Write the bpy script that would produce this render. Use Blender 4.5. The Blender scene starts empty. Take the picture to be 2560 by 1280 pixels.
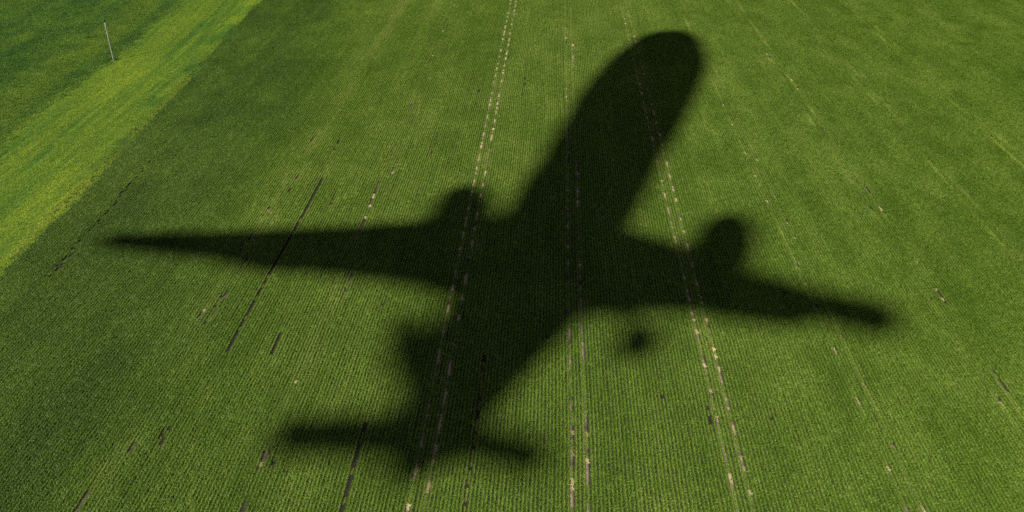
import bpy, bmesh, math, random
import numpy as np
from mathutils import Vector

random.seed(7)
RNG = np.random.default_rng(11)
SC = bpy.context.scene
COL = SC.collection

# ------------------------------------------------------------------ camera
CAM_H = 60.0
cam = bpy.data.cameras.new('camera')
cam.sensor_width = 36.0
cam.lens = 2200.0 / 2560.0 * 36.0
cam.clip_start = 0.5
cam.clip_end = 12000.0
cam_o = bpy.data.objects.new('camera', cam)
COL.objects.link(cam_o)
cam_o.location = (0, 0, CAM_H)
cam_o.rotation_euler = (math.radians(90 - 29.997), 0, math.radians(2.817))
SC.camera = cam_o

# ------------------------------------------------------------------ sky, sun, exposure
SUN_ELEV = math.radians(42)
TO_SUN_H = (-0.64, -0.77)                       # horizontal direction towards the sun: left, behind the camera
n_ = math.hypot(*TO_SUN_H)
TO_SUN_H = (TO_SUN_H[0] / n_, TO_SUN_H[1] / n_)
world = bpy.data.worlds.new('World')
SC.world = world
world.use_nodes = True
nt = world.node_tree
bg = nt.nodes['Background']
sky = nt.nodes.new('ShaderNodeTexSky')
sky.sky_type = 'NISHITA'
sky.sun_disc = False
sky.sun_elevation = SUN_ELEV
sky.sun_rotation = math.atan2(TO_SUN_H[0], TO_SUN_H[1]) % (2 * math.pi)
sky.altitude = 600
sky.air_density = 0.3
sky.dust_density = 1.8
sky.ozone_density = 0.6
nt.links.new(sky.outputs[0], bg.inputs[0])
bg.inputs[1].default_value = 0.05
sun = bpy.data.lights.new('sun', 'SUN')
sun.energy = 5.0
sun.angle = math.radians(0.5)
sun.color = (1.0, 0.94, 0.80)
sun_o = bpy.data.objects.new('sun', sun)
COL.objects.link(sun_o)
TO_SUN = Vector((TO_SUN_H[0] * math.cos(SUN_ELEV), TO_SUN_H[1] * math.cos(SUN_ELEV), math.sin(SUN_ELEV)))
sun_o.rotation_euler = TO_SUN.to_track_quat('Z', 'Y').to_euler()
sun_o.location = (-60, -80, 120)
SC.view_settings.view_transform = 'Standard'
SC.view_settings.look = 'None'
SC.view_settings.gamma = 1.0
SC.view_settings.exposure = 0.85
SC.view_settings.use_curve_mapping = False
SC.render.engine = 'CYCLES'
cy = SC.cycles
cy.use_denoising = False
cy.max_bounces = 4
cy.diffuse_bounces = 3
cy.transmission_bounces = 3
cy.glossy_bounces = 2
SC.render.filter_size = 1.9


# ------------------------------------------------------------------ small helpers
def tag(o, label=None, cat=None, group=None, kind=None):
    if label: o['label'] = label
    if cat: o['category'] = cat
    if group: o['group'] = group
    if kind: o['kind'] = kind
    return o


def link(name, me, mat=None, parent=None):
    o = bpy.data.objects.new(name, me)
    COL.objects.link(o)
    if mat is not None:
        me.materials.append(mat)
    if parent is not None:
        o.parent = parent
    return o


def mesh(name, verts, faces, smooth=False):
    me = bpy.data.meshes.new(name)
    me.from_pydata([tuple(v) for v in verts], [], faces)
    bm = bmesh.new(); bm.from_mesh(me)
    bmesh.ops.recalc_face_normals(bm, faces=bm.faces)
    bm.to_mesh(me); bm.free()
    if smooth:
        for p in me.polygons: p.use_smooth = True
    me.update()
    return me


class NB:
    """tiny node-building helper"""
    def __init__(self, name):
        self.m = bpy.data.materials.new(name)
        self.m.use_nodes = True
        self.t = self.m.node_tree
        self.t.nodes.clear()
        self.out = self.t.nodes.new('ShaderNodeOutputMaterial')

    def n(self, kind, **kw):
        nd = self.t.nodes.new(kind)
        for k, v in kw.items():
            setattr(nd, k, v)
        return nd

    def l(self, a, b):
        self.t.links.new(a, b)

    def val(self, sock, v):
        if hasattr(v, 'links'): self.l(v, sock)
        else: sock.default_value = v

    def math(self, op, a, b=0.0, c=None, clamp=False):
        nd = self.n('ShaderNodeMath', operation=op, use_clamp=clamp)
        self.val(nd.inputs[0], a); self.val(nd.inputs[1], b)
        if c is not None: self.val(nd.inputs[2], c)
        return nd.outputs[0]

    def mix(self, fac, a, b, blend='MIX'):
        nd = self.n('ShaderNodeMix', data_type='RGBA', blend_type=blend)
        self.val(nd.inputs[0], fac); self.val(nd.inputs[6], a); self.val(nd.inputs[7], b)
        return nd.outputs[2]

    def noise(self, vec, scale, detail=4, rough=0.55):
        nd = self.n('ShaderNodeTexNoise')
        self.l(vec, nd.inputs['Vector'])
        nd.inputs['Scale'].default_value = scale
        nd.inputs['Detail'].default_value = detail
        nd.inputs['Roughness'].default_value = rough
        return nd.outputs['Fac']

    def ramp(self, fac, stops):
        nd = self.n('ShaderNodeValToRGB')
        el = nd.color_ramp.elements
        while len(el) < len(stops): el.new(0.5)
        for e, (p, c) in zip(el, stops):
            e.position = p; e.color = (*c, 1)
        self.l(fac, nd.inputs[0])
        return nd.outputs[0]


def simple_mat(name, col, rough=0.6, metal=0.0, noise_scale=3.0, amount=0.12):
    b = NB(name)
    p = b.n('ShaderNodeBsdfPrincipled')
    tc = b.n('ShaderNodeTexCoord')
    f = b.noise(tc.outputs['Object'], noise_scale)
    dark = tuple(c * (1 - amount) for c in col); lite = tuple(min(1, c * (1 + amount)) for c in col)
    b.l(b.ramp(f, [(0.3, dark), (0.7, lite)]), p.inputs['Base Color'])
    p.inputs['Roughness'].default_value = rough
    p.inputs['Metallic'].default_value = metal
    b.l(p.outputs[0], b.out.inputs[0])
    return b.m


# ------------------------------------------------------------------ field layout (metres; rows run along +Y)
ROW = 0.375
TRACK_GAP = 0.75                                  # half the wheel track
TRAMS = [-56.6, -41.6, -26.6, -11.6, 3.3, 18.35, 33.7, 48.6, 63.6, 78.6]
BOUND = [(-71.0, 40), (-72.2, 95.8), (-72.4, 107.4), (-72.5, 121.2), (-73.6, 135.3), (-74.5, 149.1), (-75.8, 172.6), (-78.1, 196.4), (-79.6, 218.6), (-80.7, 241.0), (-84, 300)]
STRIP = [(-95.0, 40), (-96.3, 138.2), (-97.0, 154.6), (-97.6, 170.3), (-97.9, 186.4), (-98.8, 201.9), (-100.8, 224.2), (-102.6, 240.0), (-107, 300)]
bx_ = np.array(BOUND); sx_ = np.array(STRIP)


def bound_x(y): return np.interp(y, bx_[:, 1], bx_[:, 0])
def strip_x(y): return np.interp(y, sx_[:, 1], sx_[:, 0])


def _hash(ix, iy, seed):
    h = (ix.astype(np.int64) * 374761393 + iy.astype(np.int64) * 668265263 + seed * 974634777) & 0x7fffffff
    h = ((h ^ (h >> 13)) * 1274126177) & 0x7fffffff
    h = (h ^ (h >> 16)) & 0xffff
    return h / 65535.0


def vnoise(x, y, seed):
    x = np.asarray(x, float); y = np.asarray(y, float)
    ix = np.floor(x); iy = np.floor(y)
    fx = x - ix; fy = y - iy
    fx = fx * fx * (3 - 2 * fx); fy = fy * fy * (3 - 2 * fy)
    a = _hash(ix, iy, seed); b = _hash(ix + 1, iy, seed)
    c = _hash(ix, iy + 1, seed); d = _hash(ix + 1, iy + 1, seed)
    return (a * (1 - fx) + b * fx) * (1 - fy) + (c * (1 - fx) + d * fx) * fy


def fbm(x, y, seed, octv=4):
    s = 0; amp = 0.5; tot = 0
    for k in range(octv):
        s = s + amp * vnoise(x * 2 ** k + 17.3 * k, y * 2 ** k - 9.1 * k, seed + k); tot += amp; amp *= 0.55
    return s / tot


def sstep(a, b, v):
    t = np.clip((v - a) / (b - a), 0, 1)
    return t * t * (3 - 2 * t)


def in_view(x, y, m=9.0):
    """inside the stretch of field that can be seen, with a margin"""
    left = -49.2 + (y - 55.2) * (-152.6 + 49.2) / (237.5 - 55.2)
    right = 43.5 + (y - 59.7) * (128.6 - 43.5) / (251.3 - 59.7)
    return (x > left - m) & (x < right + m) & (y > 49) & (y < 268)


# missing stretches of single rows: x, y0, y1, width in rows
ROW_GAPS = [(-36.6, 79.5, 127, 1, 1.5), (-18.2, 52, 68.4, 1, 1.5), (-17.3, 127, 190, 1, 0.45), (-7.2, 52, 82, 1, 0.7),
            (-38.6, 63.3, 67.4, 2, 0.9), (-40.7, 63.5, 65.4, 1, 1), (-41.2, 84, 97.0, 1, 0.5), (-42.0, 106, 113.2, 1, 0.5),
            (-31.4, 79.5, 84.6, 1, 0.8), (-6.0, 165, 178.6, 1, 0.8), (23.2, 69.5, 81.2, 1, 0.45), (23.3, 71.6, 73.0, 2, 0.8),
            (17.05, 68, 74.3, 1, 0.5), (-37.4, 122, 143, 1, 0.4), (-27.5, 135, 164, 1, 0.45), (-20.8, 91.2, 93.6, 1, 1.0),
            (-25.9, 91.0, 94.0, 1, 0.9), (-27.5, 61.9, 63.9, 2, 0.8), (-26.2, 60.0, 66.5, 1, 0.5), (-27.4, 55, 58.2, 1, 0.8),
            (-20.6, 135, 150, 1, 0.5), (-15.1, 150, 172, 1, 0.4), (-29.2, 99, 104, 1, 0.5), (-33.2, 110, 122, 1, 0.4), (27.6, 74, 80, 1, 0.3), (12.5, 60, 83, 1, 0.3), (-45.5, 72, 78, 1, 0.4)]
# how bare the pair of wheel tracks of each tramline is: left track, right track
TRAM_BARE = {-56.6: (.06, .05), -41.6: (.22, .18), -26.6: (.26, .20), -11.6: (.47, .49), 3.3: (.50, .50), 18.35: (.46, .46), 33.7: (.36, .36), 48.6: (.24, .27), 63.6: (.15, .18), 78.6: (.1, .1)}
TRAM_PALE = {-56.6: .1, -41.6: .25, -26.6: .3, -11.6: 1.0, 3.3: .8, 18.35: 1.0, 33.7: .7, 48.6: .5, 63.6: .4, 78.6: .3}
# a worn strip along the edge of the crop
WORN = np.array([(-64.6, 88), (-65.4, 98.2), (-65.8, 104.8), (-66.0, 114.0), (-66.8, 125.9), (-68.2, 145)])


def worn_x(y): return np.interp(y, WORN[:, 1], WORN[:, 0])


# ------------------------------------------------------------------ materials
def leaf_material(name, stops, transl=0.3, gloss=0.013):
    b = NB(name)
    at = b.n('ShaderNodeAttribute', attribute_type='INSTANCER', attribute_name='tone')
    av = b.n('ShaderNodeAttribute', attribute_type='INSTANCER', attribute_name='value')
    geo = b.n('ShaderNodeNewGeometry')
    fine = b.noise(geo.outputs['Position'], 2.2, 3, 0.7)
    rnd = geo.outputs['Random Per Island']
    tone = b.math('ADD', at.outputs['Fac'], b.math('MULTIPLY', b.math('SUBTRACT', rnd, 0.5), 0.34))
    tone = b.math('ADD', tone, b.math('MULTIPLY', b.math('SUBTRACT', fine, 0.5), 0.16), clamp=True)
    col = b.ramp(tone, stops)
    k = b.math('MULTIPLY', av.outputs['Fac'], b.math('ADD', 0.75, b.math('MULTIPLY', rnd, 0.5)))
    cmb = b.n('ShaderNodeCombineColor')
    for i in range(3): b.l(k, cmb.inputs[i])
    col = b.mix(1.0, col, cmb.outputs[0], 'MULTIPLY')
    d = b.n('ShaderNodeBsdfDiffuse'); b.l(col, d.inputs[0])
    t = b.n('ShaderNodeBsdfTranslucent'); b.l(b.mix(1.0, col, (1.05, 1.1, 0.55, 1), 'MULTIPLY'), t.inputs[0])
    g = b.n('ShaderNodeBsdfGlossy'); g.inputs['Roughness'].default_value = 0.5; g.inputs[0].default_value = (1, 1, 1, 1)
    m1 = b.n('ShaderNodeMixShader'); m1.inputs[0].default_value = transl
    b.l(d.outputs[0], m1.inputs[1]); b.l(t.outputs[0], m1.inputs[2])
    m2 = b.n('ShaderNodeMixShader'); m2.inputs[0].default_value = gloss
    b.l(m1.outputs[0], m2.inputs[1]); b.l(g.outputs[0], m2.inputs[2])
    b.l(m2.outputs[0], b.out.inputs[0])
    return b.m


CROP_STOPS = [(0.0, (0.034, 0.088, 0.004)), (0.35, (0.072, 0.148, 0.006)), (0.7, (0.125, 0.205, 0.022)), (1.0, (0.200, 0.245, 0.045))]
STRIP_STOPS = [(0.0, (0.022, 0.095, 0.012)), (0.4, (0.105, 0.190, 0.016)), (0.75, (0.190, 0.255, 0.018)), (1.0, (0.255, 0.295, 0.032))]
STRAW_STOPS = [(0.0, (0.20, 0.19, 0.07)), (0.5, (0.34, 0.31, 0.13)), (1.0, (0.46, 0.40, 0.22))]
M_crop = leaf_material('crop_leaf', CROP_STOPS)
M_grass = leaf_material('meadow_grass', STRIP_STOPS)
M_straw = leaf_material('dry_straw', STRAW_STOPS, 0.15, 0.03)


def soil_material():
    b = NB('soil')
    geo = b.n('ShaderNodeNewGeometry')
    pos = geo.outputs['Position']
    sep = b.n('ShaderNodeSeparateXYZ'); b.l(pos, sep.inputs[0])
    X, Y = sep.outputs[0], sep.outputs[1]
    big = b.noise(pos, 0.06, 3); mid = b.noise(pos, 0.9, 5, 0.65); fine = b.noise(pos, 7.0, 4, 0.7)
    base = b.ramp(mid, [(0.3, (0.012, 0.012, 0.009)), (0.55, (0.022, 0.019, 0.014)), (0.75, (0.045, 0.036, 0.026))])
    base = b.mix(b.math('MULTIPLY', fine, 0.6), base, (0.022, 0.020, 0.014, 1))
    # packed, dried pale wheel tracks
    pale = None
    for tx in TRAMS:
        for s in (-1, 1):
            dist = b.math('ABSOLUTE', b.math('SUBTRACT', X, tx + s * TRACK_GAP))
            w = b.math('SUBTRACT', 1.0, b.math('MULTIPLY', dist, 3.6), clamp=True)
            w = b.math('MULTIPLY', w, TRAM_PALE[tx])
            pale = w if pale is None else b.math('MAXIMUM', pale, w)
    mp = b.n('ShaderNodeMapping'); b.l(pos, mp.inputs['Vector']); mp.inputs['Scale'].default_value = (0.8, 0.33, 1.0)
    dash = b.math('MULTIPLY', b.math('SUBTRACT', b.noise(mp.outputs[0], 1.0, 3), 0.34), 5.0, clamp=True)
    pale = b.math('MULTIPLY', pale, dash)
    pale = b.math('MULTIPLY', pale, b.math('SMOOTH_MIN', b.math('MULTIPLY', mid, 1.7), 1.0, 0.1), clamp=True)
    base = b.mix(pale, base, (0.30, 0.245, 0.165, 1))
    # outside the sown stretch the sheet itself is covered with low growth
    gcol = b.ramp(b.noise(pos, 0.35, 6, 0.7), [(0.3, (0.030, 0.070, 0.012)), (0.55, (0.060, 0.110, 0.018)), (0.75, (0.10, 0.15, 0.03))])
    west = b.math('MULTIPLY', b.math('SUBTRACT', -72.5, b.math('ADD', X, b.math('MULTIPLY', b.math('SUBTRACT', Y, 100.0), 0.06))), 0.8, clamp=True)
    far = b.math('MULTIPLY', b.math('SUBTRACT', Y, 262.0), 0.2, clamp=True)
    near = b.math('MULTIPLY', b.math('SUBTRACT', 53.0, Y), 0.3, clamp=True)
    wide = b.math('MULTIPLY', b.math('SUBTRACT', b.math('ABSOLUTE', X), 138.0), 0.2, clamp=True)
    cover = b.math('MAXIMUM', b.math('MAXIMUM', west, far), b.math('MAXIMUM', near, wide))
    col = b.mix(cover, base, gcol)
    p = b.n('ShaderNodeBsdfPrincipled')
    b.l(col, p.inputs['Base Color']); p.inputs['Roughness'].default_value = 0.95
    p.inputs['Specular IOR Level'].default_value = 0.1
    bump = b.n('ShaderNodeBump'); bump.inputs['Strength'].default_value = 0.8; bump.inputs['Distance'].default_value = 0.06
    b.l(b.math('ADD', fine, mid), bump.inputs['Height']); b.l(bump.outputs[0], p.inputs['Normal'])
    b.l(p.outputs[0], b.out.inputs[0])
    return b.m


# ------------------------------------------------------------------ ground: one sheet to the horizon
R_ = 6000
ground = link('ground', mesh('ground', [(-R_, -R_, 0), (R_, -R_, 0), (R_, R_, 0), (-R_, R_, 0)], [(0, 1, 2, 3)]), soil_material())
tag(ground, 'brown field soil showing in bare wheel tracks between the crop rows', 'soil', kind='structure')


# ------------------------------------------------------------------ leaf clumps
def blade(V, Fc, base, az, length, width, lean, rnd):
    """one bent leaf: two quads and a tip"""
    dx, dy = math.cos(az), math.sin(az)
    px, py = -dy, dx
    prev = None
    pos = Vector(base); ang = math.radians(rnd.uniform(58, 84))
    seg = length / 3
    tw = rnd.uniform(-0.5, 0.5)
    for k in range(4):
        w = width * (0.55, 1.0, 0.75, 0.0)[k] * 0.5
        qx, qy, qz = px * math.cos(tw), py * math.cos(tw), math.sin(tw)
        if k < 3:
            V.append((pos.x - qx * w, pos.y - qy * w, pos.z - qz * w)); V.append((pos.x + qx * w, pos.y + qy * w, pos.z + qz * w))
            cur = (len(V) - 2, len(V) - 1)
        else:
            V.append(tuple(pos)); cur = (len(V) - 1,)
        if prev is not None:
            if k < 3: Fc.append((prev[0], prev[1], cur[1], cur[0]))
            else: Fc.append((prev[0], prev[1], cur[0]))
        prev = cur
        pos = pos + Vector((dx * math.cos(ang), dy * math.cos(ang), math.sin(ang))) * seg
        ang -= lean * rnd.uniform(0.7, 1.3)


SEG = 0.75
proto_crop = bpy.data.collections.new('crop_row_pieces')
for i in range(14):
    rnd = random.Random(100 + i)
    V, Fc = [], []
    y = -SEG / 2 - 0.03
    while y < SEG / 2 + 0.03:
        vig = rnd.uniform(0.82, 1.1)
        bx0 = rnd.gauss(0, 0.012)
        for k in range(rnd.randint(4, 6)):
            az = rnd.uniform(0, 6.283)
            blade(V, Fc, (bx0 + rnd.gauss(0, 0.012), y + rnd.gauss(0, 0.015), -0.01), az, rnd.uniform(0.20, 0.36) * vig, rnd.uniform(0.028, 0.044), 0.5, rnd)
        y += rnd.uniform(0.038, 0.062)
    me = bpy.data.meshes.new('crop_row_piece')
    me.from_pydata(V, [], Fc); me.materials.append(M_crop)
    proto_crop.objects.link(bpy.data.objects.new('crop_row_piece.%03d' % i, me))

proto_grass = bpy.data.collections.new('grass_pieces')
for i in range(10):
    rnd = random.Random(300 + i)
    V, Fc = [], []
    for k in range(150):
        x = rnd.uniform(-0.5, 0.5); y = rnd.uniform(-0.55, 0.55)
        rowx = round(x / 0.16) * 0.16 + rnd.gauss(0, 0.03)
        vig = 0.6 + 0.7 * rnd.random()
        blade(V, Fc, (rowx, y, -0.01), rnd.uniform(0, 6.283), rnd.uniform(0.16, 0.30) * vig, rnd.uniform(0.035, 0.06), 0.5, rnd)
    me = bpy.data.meshes.new('grass_piece')
    me.from_pydata(V, [], Fc); me.materials.append(M_grass)
    proto_grass.objects.link(bpy.data.objects.new('grass_piece.%03d' % i, me))

proto_straw = bpy.data.collections.new('straw_pieces')
for i in range(6):
    rnd = random.Random(500 + i)
    V, Fc = [], []
    for k in range(46):
        blade(V, Fc, (rnd.gauss(0, 0.13), rnd.uniform(-0.4, 0.4), 0.0), math.pi / 2 + rnd.gauss(0, 0.5), rnd.uniform(0.14, 0.30), rnd.uniform(0.03, 0.05), 0.62, rnd)
    me = bpy.data.meshes.new('straw_piece')
    me.from_pydata(V, [], Fc); me.materials.append(M_straw)
    proto_straw.objects.link(bpy.data.objects.new('straw_piece.%03d' % i, me))


def scatter(name, coll, pos, rot, scale, idx, tone, value):
    n = len(pos)
    me = bpy.data.meshes.new(name)
    me.vertices.add(n)
    me.vertices.foreach_set('co', np.ascontiguousarray(pos, dtype=np.float32).ravel())
    for nm, ty, data, key in (('rot', 'FLOAT_VECTOR', rot, 'vector'), ('scl', 'FLOAT_VECTOR', scale, 'vector'), ('idx', 'INT', idx, 'value'), ('tone', 'FLOAT', tone, 'value'), ('value', 'FLOAT', value, 'value')):
        a = me.attributes.new(nm, ty, 'POINT')
        a.data.foreach_set(key, np.ascontiguousarray(data, dtype=np.int32 if ty == 'INT' else np.float32).ravel())
    o = link(name, me)
    ng = bpy.data.node_groups.new(name + '_scatter', 'GeometryNodeTree')
    ng.interface.new_socket('Geometry', in_out='INPUT', socket_type='NodeSocketGeometry')
    ng.interface.new_socket('Geometry', in_out='OUTPUT', socket_type='NodeSocketGeometry')
    gi = ng.nodes.new('NodeGroupInput'); go = ng.nodes.new('NodeGroupOutput')
    ci = ng.nodes.new('GeometryNodeCollectionInfo')
    ci.inputs['Collection'].default_value = coll
    ci.inputs['Separate Children'].default_value = True
    ci.inputs['Reset Children'].default_value = True
    iop = ng.nodes.new('GeometryNodeInstanceOnPoints')
    iop.inputs['Pick Instance'].default_value = True

    def attr(nm, ty):
        a = ng.nodes.new('GeometryNodeInputNamedAttribute'); a.data_type = ty; a.inputs[0].default_value = nm
        return a.outputs['Attribute']
    ng.links.new(gi.outputs[0], iop.inputs['Points'])
    ng.links.new(ci.outputs[0], iop.inputs['Instance'])
    ng.links.new(attr('idx', 'INT'), iop.inputs['Instance Index'])
    e2r = ng.nodes.new('FunctionNodeEulerToRotation')
    ng.links.new(attr('rot', 'FLOAT_VECTOR'), e2r.inputs[0])
    ng.links.new(e2r.outputs[0], iop.inputs['Rotation'])
    ng.links.new(attr('scl', 'FLOAT_VECTOR'), iop.inputs['Scale'])
    ng.links.new(iop.outputs[0], go.inputs[0])
    md = o.modifiers.new('scatter', 'NODES'); md.node_group = ng
    return o


# ------------------------------------------------------------------ the row crop
xs, ys, ln = [], [], []
row_ids = []
for r in range(int(-84 / ROW), int(150 / ROW)):
    x0 = r * ROW
    yy = np.arange(47 + RNG.uniform(0, SEG), 270, SEG)
    xs.append(np.full(len(yy), x0)); ys.append(yy); row_ids.append(np.full(len(yy), r))
xs = np.concatenate(xs); ys = np.concatenate(ys); row_ids = np.concatenate(row_ids)
k = in_view(xs, ys) & (xs > bound_x(ys) + 0.15 + 0.4 * (vnoise(ys * 0.5, ys * 0, 5) - 0.5) + 0.5 * sstep(0.62, 0.9, vnoise(ys * 0.13, ys * 0, 6)))
xs, ys, row_ids = xs[k], ys[k], row_ids[k]
wob = (fbm(xs * 0.03, ys * 0.045, 41, 3) - 0.5) * 0.5 + (vnoise(row_ids * 7.7, ys * 0.10, 43) - 0.5) * 0.05      # drill lines drift a little
xw = xs + wob
keep = np.ones(len(xs), bool)
weak = np.zeros(len(xs))
seam = np.zeros(len(xs))
bare_pos = []
for tx, (bl_, br_) in TRAM_BARE.items():
    for s, bare in ((-1, bl_), (1, br_)):
        d = np.abs(xs - (tx + s * TRACK_GAP))
        on = row_ids == int(round((tx + s * TRACK_GAP) / ROW))
        nz = 0.68 * vnoise(ys * 0.40 + 3.1 * s, ys * 0 + round(tx), 71) + 0.32 * vnoise(ys * 0.09, ys * 0 + round(tx) + 9 * s, 73)
        if tx in (-11.6, 18.35, 33.7):
            ph = np.mod(ys / 4.7 + 0.22 * s + 0.35 * vnoise(ys * 0.13, ys * 0 + round(tx) + s, 77) + tx, 1.0)
            nz = 0.45 * nz + 0.55 * np.abs(ph - 0.5) * 2
            bare = bare * (1.08 if tx < 30 else 0.9)
        if tx > 0: nz = nz + 0.13 * sstep(115, 220, ys)
        thin = RNG.random(len(xs)) < 0.15
        weak = np.where(on & (nz < bare) & thin, 1.2, weak)
        gone = on & (nz < bare) & ~thin
        keep &= ~gone
        weak = np.maximum(weak, np.where(d < ROW * 1.6, 0.2 * (nz < bare), 0))
        seam = np.maximum(seam, np.where(d < ROW * 0.8, 1.7 * np.clip(vnoise(ys * 0.16, ys * 0 + round(tx) + s, 75) - 0.42, 0, 1) * (1.6 if tx > 25 else 0.35), 0))
        bare_pos.append(np.stack([xw[gone], ys[gone], np.full(gone.sum(), tx)], 1))
for gx, y0, y1, w, prob in ROW_GAPS:
    d = np.abs(xs - gx)
    e = 0.5 + 0.5 * vnoise(ys * 0.8, ys * 0 + gx, 81)
    r0 = int(round(gx / ROW))
    jit = 1.6 * (_hash(row_ids, row_ids * 0 + 5, 17) - .5)
    on = (row_ids >= r0) & (row_ids < r0 + w) & (ys > y0 + jit) & (ys < y1 + jit) & (vnoise(ys * 0.5, ys * 0 + gx * 3, 83) < prob * (0.75 + 0.5 * e))
    thin = RNG.random(len(xs)) < (0.14 if prob > 1.1 else 0.6)
    weak = np.where(on & thin, 1.3, weak)
    weak = np.maximum(weak, np.where((row_ids == r0 - 1) | (row_ids == r0 + w), 0.25 * ((ys > y0) & (ys < y1)), 0))
    keep &= ~(on & ~thin)
# short random misses, more of them on the left of the middle
miss = vnoise(row_ids * 13.7, ys * 0.26, 91)
lim = 0.003 + 0.008 * sstep(0, -20, xs) * sstep(-52, -40, xs)
keep &= ~(miss < lim)
patch = fbm(xs * 0.11, ys * 0.07, 95, 3)
# the worn strip near the field edge
wd = np.abs(xs - worn_x(ys) - 0.4 * (vnoise(ys * 0.3, ys * 0, 97) - 0.5))
ww = 0.30 * sstep(90, 97, ys) * sstep(150, 118, ys) * (0.35 + 1.1 * vnoise(ys * 0.17, ys * 0 + 3, 99))
worn = wd < ww
some = RNG.random(len(xs)) < 0.45
keep &= ~(worn & ~some)
weak = np.where(worn & some, 1.0, weak)
weak = np.maximum(weak, 0.5 * (wd < ww + 0.6))

from_edge = xs - bound_x(ys)
lush = sstep(36, 12, from_edge - 16 * sstep(115, 65, ys) + 12 * (fbm(xs * 0.05, ys * 0.03, 21) - 0.5) * 2)     # dark, thick growth along the left edge
t1 = fbm(xs * 0.045, ys * 0.03, 23)                    # broad patches
t2 = fbm(xs * 0.25, ys * 0.14, 25)                     # small patches
t3 = vnoise(row_ids * 3.3, ys * 0.03, 27)              # drill-row streaks
right = sstep(6, 50, xs)
tone = 0.60 + 0.22 * (t1 - 0.5) + 0.34 * (t2 - 0.5) + 0.14 * (t3 - 0.5) - 0.22 * lush - 0.12 * lush * sstep(110, 190, ys) - 0.05 * right + 0.04 * sstep(150, 250, ys) + 0.20 * seam
passes = _hash(np.floor((xs + 0.4) / 3.0), np.zeros(len(xs)), 33) - 0.5            # each pass of the seed drill
tone = tone + 0.10 * passes
for tx, amp in ((-41.6, 0.20), (-26.6, 0.12), (-11.6, 0.06), (18.35, 0.10), (33.7, 0.10), (48.6, 0.12), (63.6, 0.10)):
    band = np.exp(-((xs - tx) / 1.7) ** 2) * sstep(0.3, 0.7, fbm(xs * 0.5, ys * 0.10, 35 + int(tx), 3))
    tone = tone + amp * band
    weak = np.maximum(weak, 0.35 * band * (fbm(xs * 1.3, ys * 0.4, 37, 2) > 0.55))
value = 1.0 + 0.06 * passes + 0.18 * (t2 - 0.5) + 0.09 * (t1 - 0.5) - 0.26 * lush - 0.17 * right + 0.12 * seam
height = 1.0 + 0.35 * (t2 - 0.5) + 0.25 * lush + 0.16 * right - 0.35 * np.minimum(weak, 1.5) - 0.22 * seam + RNG.normal(0, 0.04, len(xs))
wide = 1.20 + 0.42 * lush + 0.50 * right - 0.25 * weak + RNG.normal(0, 0.04, len(xs))
xw = xw + RNG.normal(0, 0.008, len(xs))
m = keep
n = int(m.sum())
flip = RNG.integers(0, 2, n) * math.pi
rot = np.stack([np.zeros(n), np.zeros(n), flip + RNG.normal(0, 0.015, n)], 1)
scl = np.stack([np.clip(wide[m], .5, 1.7), np.full(n, 1.0) + RNG.normal(0, 0.05, n), np.clip(height[m], .35, 1.7)], 1)
crop = scatter('crop', proto_crop, np.stack([xw[m], ys[m], np.zeros(n)], 1), rot, scl, RNG.integers(0, 14, n), np.clip(tone[m] + 0.18 * np.minimum(weak[m], 1), 0, 1), np.clip(value[m], .5, 1.5))
tag(crop, 'young green crop drilled in long parallel rows across the wide field', 'crop', kind='stuff')
print('crop pieces', n)

# ------------------------------------------------------------------ dry straw and pale stubble lying in the bare tracks
bp = np.concatenate(bare_pos)
prob = np.interp(bp[:, 2], [-60, -30, -15, -11.6, 3.2, 10, 18.3, 34, 50, 80], [.05, .15, .45, .7, .20, .4, .65, .45, .3, .2])
bp = bp[RNG.random(len(bp)) < prob]
n = len(bp)
straw = scatter('straw_litter', proto_straw, np.stack([bp[:, 0], bp[:, 1], np.full(n, 0.005)], 1), np.stack([np.zeros(n), np.zeros(n), RNG.normal(0, .2, n)], 1),
                np.stack([RNG.uniform(.6, 1.2, n), RNG.uniform(.8, 1.2, n), RNG.uniform(.25, .6, n)], 1), RNG.integers(0, 6, n), RNG.uniform(.1, .9, n), RNG.uniform(.8, 1.2, n))
tag(straw, 'pale dry straw and yellowed plants lying in the wheel tracks', 'straw', kind='stuff')

# ------------------------------------------------------------------ yellow-green strip and the darker meadow beyond it
def lay_grass(name, x_of, x_to, step, tone_f, h_f, label, seed):
    gx = np.arange(-175, -60, step); gy = np.arange(48, 268, step)
    X, Y = np.meshgrid(gx, gy); X = X.ravel(); Y = Y.ravel()
    X = X + RNG.uniform(-.3, .3, len(X)) * step; Y = Y + RNG.uniform(-.3, .3, len(Y)) * step
    e = 3.0 * (fbm(Y * 0.16, X * 0.5, 150, 3) - 0.5) + RNG.normal(0, 0.5, len(X))
    kk = in_view(X, Y) & (X < np.where(x_of(Y) > -90, x_of(Y) + 0.45, x_of(Y) + e)) & (X > x_to(Y) + e)
    X, Y = X[kk], Y[kk]
    tn, vl = tone_f(X, Y); hh = h_f(X, Y)
    nn = len(X)
    rz = RNG.integers(0, 2, nn) * math.pi + 0.03 + RNG.normal(0, 0.06, nn)
    o = scatter(name, proto_grass, np.stack([X, Y, np.zeros(nn)], 1), np.stack([np.zeros(nn), np.zeros(nn), rz], 1),
                np.stack([np.full(nn, step), np.full(nn, step), hh * RNG.uniform(.8, 1.25, nn)], 1), RNG.integers(0, 10, nn), np.clip(tn, 0, 1), np.clip(vl, .4, 1.6))
    tag(o, label, 'grass', kind='stuff')
    print(name, nn)
    return o


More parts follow.
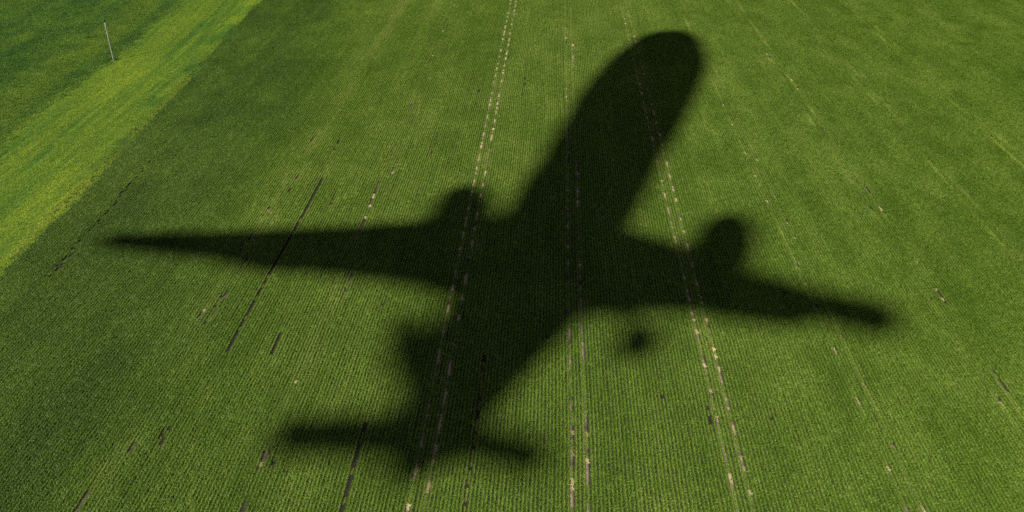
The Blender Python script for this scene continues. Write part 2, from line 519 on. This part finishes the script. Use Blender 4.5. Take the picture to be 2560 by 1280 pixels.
def strip_tone(X, Y):
    u = X - strip_x(Y)                                   # across the strip, metres from its far edge
    w = bound_x(Y) - strip_x(Y)
    streak = fbm(u * 0.55, Y * 0.035, 121)
    fine = vnoise(u * 2.3, Y * 0.06, 123)
    patch = fbm(X * 0.09, Y * 0.035, 125)
    tn = 0.50 + 0.38 * (patch - 0.5) + 0.55 * (streak - 0.5) + 0.24 * (fine - 0.5) - 0.14 * sstep(5, 0, u) - 0.30 * sstep(6.0, 2.5, w - u) * sstep(.60, .72, fbm(X * .16, Y * .10, 129, 2)) + 0.14 * sstep(5.0, 1.0, w - u)
    # furrow lines
    for pts, wd_ in (([(-86.0, 125), (-86.6, 140), (-87.5, 148.1), (-88.4, 160)], .3), ([(-87.0, 186), (-87.1, 192.9), (-87.8, 212.7), (-90.6, 245)], .3), ([(-80.5, 150), (-81.5, 178)], .25), ([(-93.5, 130), (-94, 150)], .2)):
        a = np.array(pts)
        fx = np.interp(Y, a[:, 1], a[:, 0], left=-999, right=-999)
        tn = tn - 0.30 * (np.abs(X - fx - .9 * (vnoise(Y * .12, Y * 0, 127) - .5)) < wd_ + 0.2) * sstep(.25, .5, vnoise(Y * .23, Y * 0 + len(pts), 128))
    return tn, 1.22 + 0.30 * (patch - 0.5) + 0.24 * (fine - .5)


def strip_h(X, Y):
    h = 0.72 + 0.25 * (fbm(X * .3, Y * .08, 131) - .5)
    for pts in ([(-86.0, 125), (-86.6, 140), (-87.5, 148.1), (-88.4, 160)], [(-87.0, 186), (-87.1, 192.9), (-87.8, 212.7), (-90.6, 245)]):
        a = np.array(pts)
        fx = np.interp(Y, a[:, 1], a[:, 0], left=-999, right=-999)
        h = np.where(np.abs(X - fx) < .4, h * 0.25, h)
    return h


def meadow_tone(X, Y):
    u = strip_x(Y) - X
    streak = fbm(u * 0.28, Y * 0.03, 141)
    patch = fbm(X * 0.06, Y * 0.04, 143); small = fbm(X * 0.3, Y * 0.25, 145)
    tn = 0.20 + 0.40 * (patch - .5) + 0.30 * (streak - .5) + 0.28 * (small - .5) + 0.22 * sstep(18, 8, u) * sstep(3.0, 7, u) + 0.06 * sstep(20, 4, u) + 0.16 * sstep(2.5, 0, u)
    lime = np.exp(-(((X + 128) / 3.5) ** 2 + ((Y - 181) / 1.1) ** 2))
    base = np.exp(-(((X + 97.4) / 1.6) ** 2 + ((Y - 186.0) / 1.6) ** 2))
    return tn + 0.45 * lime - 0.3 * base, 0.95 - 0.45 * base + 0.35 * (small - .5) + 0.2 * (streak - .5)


lay_grass('grass_strip', bound_x, strip_x, 0.80, strip_tone, strip_h, 'bright yellow green strip of mown grass between the crop and the meadow', 151)
lay_grass('meadow', strip_x, lambda y: np.full(len(y), -400.0), 0.9, meadow_tone, lambda X, Y: 1.35 + 0.7 * (fbm(X * .25, Y * .12, 161) - .5), 'dark green meadow grass around and beyond the pole', 153)

# ------------------------------------------------------------------ concrete pole
M_conc = simple_mat('weathered_concrete', (0.19, 0.185, 0.175), 0.85, 0, 2.5, 0.2)
M_steel = simple_mat('dark_steel', (0.07, 0.07, 0.075), 0.5, 0.7)
M_porc = simple_mat('white_porcelain', (0.62, 0.63, 0.62), 0.25)


def lathe(name, prof, seg=14, smooth=True):
    V, Fc = [], []
    for r, z in prof:
        for i in range(seg):
            a = 2 * math.pi * i / seg
            V.append((r * math.cos(a), r * math.sin(a), z))
    for j in range(len(prof) - 1):
        for i in range(seg):
            Fc.append((j * seg + i, j * seg + (i + 1) % seg, (j + 1) * seg + (i + 1) % seg, (j + 1) * seg + i))
    Fc.append(tuple(range(seg))); Fc.append(tuple((len(prof) - 1) * seg + i for i in range(seg)))
    return mesh(name, V, Fc, smooth)


POLE_H = 9.4
pole = bpy.data.objects.new('utility_pole', None); COL.objects.link(pole)
pole.location = (-97.4, 185.8, -0.05); pole.rotation_euler = (0, math.radians(-0.6), 0)
tag(pole, 'lone grey concrete utility pole standing on the edge of the meadow', 'pole')
link('shaft', lathe('shaft', [(0.15, 0), (0.14, 0.3), (0.125, POLE_H * .5), (0.10, POLE_H - 0.75)]), M_conc, pole)
cap = link('steel_cap', lathe('steel_cap', [(0.125, POLE_H - 0.78), (0.125, POLE_H - 0.05), (0.08, POLE_H)]), M_steel, pole)
for z in (POLE_H * .775, POLE_H * .72):
    link('band', lathe('band', [(0.168, z), (0.172, z + 0.02), (0.172, z + 0.10), (0.168, z + 0.12)]), M_steel, pole)

# ------------------------------------------------------------------ the airliner overhead, outside the view, whose shadow lies on the field
LX, LY = -TO_SUN_H[0] / math.tan(SUN_ELEV), -TO_SUN_H[1] / math.tan(SUN_ELEV)
D_ = Vector((-LX, -LY, 1.0))                              # towards the sun, per metre of height
NRM = Vector((-0.72, 0.30, 0.62)).normalized()            # the aircraft's own up: banked to the left
C_ = Vector((0.9, 107.5, 0)) + D_ * 325.0


def fly(g, off=0.0):
    """the point of the aircraft's level (moved off metres along its up) whose shadow falls at ground point g"""
    G = Vector((g[0], g[1], 0))
    z = NRM.dot(C_ + NRM * off - G) / NRM.dot(D_)
    return G + D_ * z


M_white = simple_mat('white_aircraft_paint', (0.78, 0.79, 0.80), 0.35, 0, 0.3, 0.04)
M_grey = simple_mat('grey_wing_paint', (0.45, 0.47, 0.49), 0.4, 0, 0.3, 0.05)
M_metal = simple_mat('bare_metal', (0.55, 0.56, 0.58), 0.3, 0.9)
M_tyre = simple_mat('tyre_rubber', (0.02, 0.02, 0.02), 0.8)
M_glass = simple_mat('cockpit_glass', (0.02, 0.025, 0.03), 0.1)

plane = bpy.data.objects.new('airliner', None); COL.objects.link(plane)
plane.location = C_
tag(plane, 'white twin engine jet airliner overhead casting the large dark shadow on the crop', 'airplane')


def air(name, V, Fc, mat, smooth=True, parent=None):
    V = [Vector(v) - C_ for v in V]
    return link(name, mesh(name, V, Fc, smooth), mat, parent or plane)


def support(nx, ny):
    """half-width of a unit sphere's shadow across the ground direction (nx, ny)"""
    s = nx * TO_SUN_H[0] + ny * TO_SUN_H[1]
    q = -nx * TO_SUN_H[1] + ny * TO_SUN_H[0]
    return math.sqrt(q * q + (s / math.sin(SUN_ELEV)) ** 2)


def tube(stations, off=0.0, seg=24):
    """round body from (x, y, half-width) of its shadow"""
    P = [fly(s, off) for s in stations]
    a = Vector((stations[-1][0] - stations[0][0], stations[-1][1] - stations[0][1], 0)).normalized()
    k = support(-a.y, a.x)
    axis = (P[-1] - P[0]).normalized()
    e1 = axis.cross(NRM).normalized(); e2 = axis.cross(e1)
    V, Fc = [], []
    for p_, s in zip(P, stations):
        r = max(s[2] / k, 0.02)
        for i in range(seg):
            t = 2 * math.pi * i / seg
            V.append(p_ + e1 * (r * math.cos(t)) + e2 * (r * math.sin(t)))
    for j in range(len(P) - 1):
        for i in range(seg):
            Fc.append((j * seg + i, j * seg + (i + 1) % seg, (j + 1) * seg + (i + 1) % seg, (j + 1) * seg + i))
    Fc.append(tuple(range(seg))); Fc.append(tuple((len(P) - 1) * seg + i for i in range(seg)))
    return V, Fc, P, e1, e2, [s[2] / k for s in stations]


FUS = [(28.8, 213.9, 0.3), (28.4, 213.2, 1.87), (27.5, 211.4, 3.75), (26.8, 208.4, 5.41), (26.1, 204.5, 6.59), (24.9, 199.6, 7.61), (23.4, 192.8, 8.87), (21.4, 185.0, 9.58), (18.8, 175.4, 9.86),
       (16.3, 165.7, 9.77), (13.8, 156.0, 9.42), (11.2, 146.3, 8.94), (8.6, 136.7, 8.40), (6.0, 127.0, 7.7), (3.5, 117.3, 7.35), (1.0, 107.7, 7.34), (-1.1, 99.9, 7.45), (-3.1, 92.2, 7.20),
       (-5.6, 84.6, 5.73), (-7.4, 78.9, 4.65), (-8.9, 74.1, 3.71), (-9.7, 71.2, 3.24), (-10.7, 68.0, 2.59), (-11.6, 65.0, 2.2), (-12.3, 62.4, 1.5), (-12.7, 60.8, 0.7)]
FUS = [(x - 0.2, y, hw + (1.5 if y > 135 else 2.2 if y > 112 else 1.9) * min(1, hw / 3.0)) for x, y, hw in FUS]
V, Fc, FP, E1, E2, FR = tube(FUS)
fus = air('fuselage', V, Fc, M_white)
# cockpit glazing and cabin doors lie on the fuselage skin
def skin_patch(j0, j1, t0, t1, lift=0.04, nt=6):
    VV, FF = [], []
    for j in (j0, j1):
        jj = int(math.floor(j)); fr = j - jj
        c = FP[jj].lerp(FP[jj + 1], fr); r = FR[jj] * (1 - fr) + FR[jj + 1] * fr + lift
        for i in range(nt + 1):
            t = t0 + (t1 - t0) * i / nt
            VV.append(c + E1 * (r * math.cos(t)) + E2 * (r * math.sin(t)))
    for i in range(nt): FF.append((i, i + 1, nt + 2 + i, nt + 1 + i))
    return VV, FF


up_t = math.atan2(NRM.dot(E2), NRM.dot(E1))
VV, FF = skin_patch(3.1, 3.9, up_t - 0.8, up_t + 0.8, 0.08, 10); air('cockpit_window', VV, FF, M_glass, True, fus)
for s in (-1, 1):
    for j in (5.2, 11.2, 17.5):
        VV, FF = skin_patch(j, j + 0.25, up_t + s * 1.25, up_t + s * 1.75, 0.05); air('door', VV, FF, M_grey, True, fus)
    for j in np.arange(6.0, 17.0, 0.5):
        VV, FF = skin_patch(j, j + 0.12, up_t + s * 1.40, up_t + s * 1.50, 0.05, 2); air('window', VV, FF, M_glass, True, fus)


def wing(stations, tr=0.11, off=0.0, nrm=NRM, pts=None, grow=0.65):
    """flying surface from pairs of leading and trailing edge shadow points"""
    prof = [(0, 0), (.06, .55), (.25, 1), (.55, .8), (1, .06), (.55, -.5), (.25, -.75), (.06, -.45)]
    V, Fc = [], []
    if stations:
        grown = []
        for a, b in stations:
            a, b = Vector(a), Vector(b)
            d = (a - b).normalized() * grow
            grown.append((a + d, b - d))
        stations = grown
    P = pts or [(fly(a, off), fly(b, off)) for a, b in stations]
    for a, b in P:
        c = (b - a).length
        for u, w in prof:
            V.append(a.lerp(b, u) + nrm * (w * tr * 0.5 * c))
    m_ = len(prof)
    for j in range(len(P) - 1):
        for i in range(m_): Fc.append((j * m_ + i, j * m_ + (i + 1) % m_, (j + 1) * m_ + (i + 1) % m_, (j + 1) * m_ + i))
    Fc.append(tuple(range(m_))); Fc.append(tuple((len(P) - 1) * m_ + i for i in range(m_)))
    return V, Fc


LW = [((-2.7, 115.8), (-6.3, 89.1)), ((-18.4, 113.0), (-17.6, 95.6)), ((-27.2, 111.1), (-24.5, 97.1)), ((-36.5, 109.8), (-33.0, 98.3)), ((-42.0, 108.9), (-39.3, 98.4)), ((-45.9, 108.4), (-43.0, 99.8)), ((-49.3, 108.1), (-46.6, 101.2)), ((-55.9, 107.3), (-53.5, 102.1)), ((-63.4, 106.4), (-61.8, 103.6))]
RW = [((6.1, 116.2), (3.4, 90.0)), ((15.0, 109.9), (13.5, 91.0)), ((18.9, 107.4), (17.8, 91.1)), ((23.1, 104.1), (20.3, 90.3)), ((27.3, 100.8), (23.5, 89.5)), ((30.7, 99.1), (26.8, 88.8)), ((31.9, 98.4), (28.7, 88.3)), ((33.8, 97.2), (31.0, 89.3)), ((35.0, 96.4), (33.0, 90.4)), ((37.0, 95.9), (35.2, 89.1)), ((40.4, 94.7), (37.6, 87.6)), ((43.4, 93.0), (41.4, 87.4))]
LS = [((-10.2, 71.6), (-10.9, 63.8)), ((-13.6, 69.4), (-13.7, 63.6)), ((-15.1, 69.5), (-15.4, 64.4)), ((-18.9, 69.3), (-18.9, 64.6)), ((-23.4, 68.7), (-22.7, 64.5)), ((-27.7, 68.1), (-27.2, 64.4))]
RS = [((-9.7, 70.4), (-11.3, 63.8)), ((-6.2, 68.4), (-7.7, 64.7)), ((-4.7, 68.1), (-4.7, 63.9)), ((-1.5, 66.9), (-2.2, 63.1)), ((0.7, 66.0), (0.3, 62.8))]
air('wing', *wing(LW), M_grey); air('wing', *wing(RW), M_grey)
air('tailplane', *wing(LS, grow=1.05), M_grey); air('tailplane', *wing(RS, grow=1.15), M_grey)

FIN = [((-8.7, 77.1), (-13.2, 65.9)), ((-11.1, 79.8), (-14.3, 72.1)), ((-12.8, 81.7), (-15.5, 76.8)), ((-14.0, 84.0), (-17.1, 80.9)), ((-14.9, 87.2), (-18.1, 84.3)), ((-16.0, 89.8), (-18.2, 88.0))]
root = fly((-11.0, 70.5))
SN = Vector((NRM.x + LX * NRM.z, NRM.y + LY * NRM.z))     # shadow of one metre of fin
fp = []
for a, b in FIN:
    mid = Vector(((a[0] + b[0]) / 2 + 11.0, (a[1] + b[1]) / 2 - 70.5))
    h = max(0.0, mid.dot(SN) / SN.length_squared)
    gd = (Vector(a) - Vector(b)).normalized() * 0.5
    fp.append((fly(Vector(a) + gd * (1.4 if a[1] < 86 else 0.3), h), fly(Vector(b) - gd * (3.4 if a[1] < 86 else 1.2), h)))
side_n = (fp[0][1] - fp[0][0]).cross(NRM).normalized()
air('tail_fin', *wing(None, 0.10, 0, side_n, fp), M_white)

LE = [(-14.9, 127.0, 0.2), (-14.7, 125.6, 1.7), (-14.4, 123.4, 2.8), (-14.1, 120.0, 3.55), (-13.8, 115.5, 3.85), (-13.4, 109.8, 3.6), (-13.0, 103.4, 2.45), (-12.7, 99.2, 1.06)]
RE = [(26.9, 119.4, 0.2), (26.6, 118.2, 1.6), (26.1, 116.3, 2.6), (25.5, 113.6, 3.3), (24.3, 109.2, 3.6), (22.9, 104.1, 3.2), (21.5, 98.9, 2.19), (20.6, 95.4, 1.02)]
for st in (LE, RE):
    st = [(x + (0.9 if x < 0 else -0.4), y - 2.2, hw + (1.35 if x < 0 else 1.05) * min(1, hw)) for x, y, hw in st]
    V, Fc, P, a1, a2, rr = tube(st, -3.0, 20)
    eng = air('engine', V, Fc, M_white)
    ax_ = (P[0] - P[-1]).normalized()
    V, Fc = [], []
    for i in range(20):
        t = 2 * math.pi * i / 20
        for rad in (rr[0] * 0.98, rr[0] * 1.25):
            V.append(P[0] + ax_ * 0.15 + (a1 * math.cos(t) + a2 * math.sin(t)) * rad)
    for i in range(20): Fc.append((2 * i, 2 * i + 1, (2 * i + 3) % 40, (2 * i + 2) % 40))
    air('intake_ring', V, Fc, M_metal, True, eng)
    V = [P[3] + NRM * (rr[3] * 0.8) - ax_ * s for s in (0, 9)] + [P[3] + NRM * 3.2 - ax_ * s for s in (2, 10)]
    V = [v + E1 * d for d in (-.25, .25) for v in V]
    air('pylon', V, [(0, 1, 3, 2), (4, 5, 7, 6), (0, 1, 5, 4), (2, 3, 7, 6), (0, 2, 6, 4), (1, 3, 7, 5)], M_grey, False, eng)

# landing gear: one main leg shows as a round spot below the wing, the other two fall inside the fuselage shadow
for g, off in (((10.7, 84.6), -9.0), ((-2.0, 96.0), -9.0), ((21.0, 182.0), -12.0)):
    wc = fly(g, off)
    ax_ = (FP[0] - FP[-1]).normalized()
    gear = bpy.data.objects.new('landing_gear', None); COL.objects.link(gear); gear.parent = plane; gear.location = wc - C_
    topp = wc + NRM * (-off - 0.5)
    V, Fc = [], []
    for q, rad in ((wc, .7), (wc.lerp(topp, .5), .9), (topp, 1.2)):
        for i in range(10):
            t = 2 * math.pi * i / 10
            V.append(q - wc + (E1 * math.cos(t) + ax_ * math.sin(t)) * rad)
    for j in range(2):
        for i in range(10): Fc.append((j * 10 + i, j * 10 + (i + 1) % 10, (j + 1) * 10 + (i + 1) % 10, (j + 1) * 10 + i))
    link('strut', mesh('strut', V, Fc, True), M_metal, gear)
    for fa in (-0.9, 0.9):
        for sd in (-1.0, 1.0):
            V, Fc = [], []
            for w_, rad in ((-.8, 1.1), (-.75, 1.9), (-.5, 2.05), (.5, 2.05), (.75, 1.9), (.8, 1.1)):
                for i in range(16):
                    t = 2 * math.pi * i / 16
                    V.append(ax_ * fa * 1.25 + E1 * (sd + w_) + (NRM * math.cos(t) + ax_ * math.sin(t)) * rad)
            for j in range(5):
                for i in range(16): Fc.append((j * 16 + i, j * 16 + (i + 1) % 16, (j + 1) * 16 + (i + 1) % 16, (j + 1) * 16 + i))
            Fc.append(tuple(range(16))); Fc.append(tuple(80 + i for i in range(16)))
            link('wheel', mesh('wheel', V, Fc, True), M_tyre, gear)
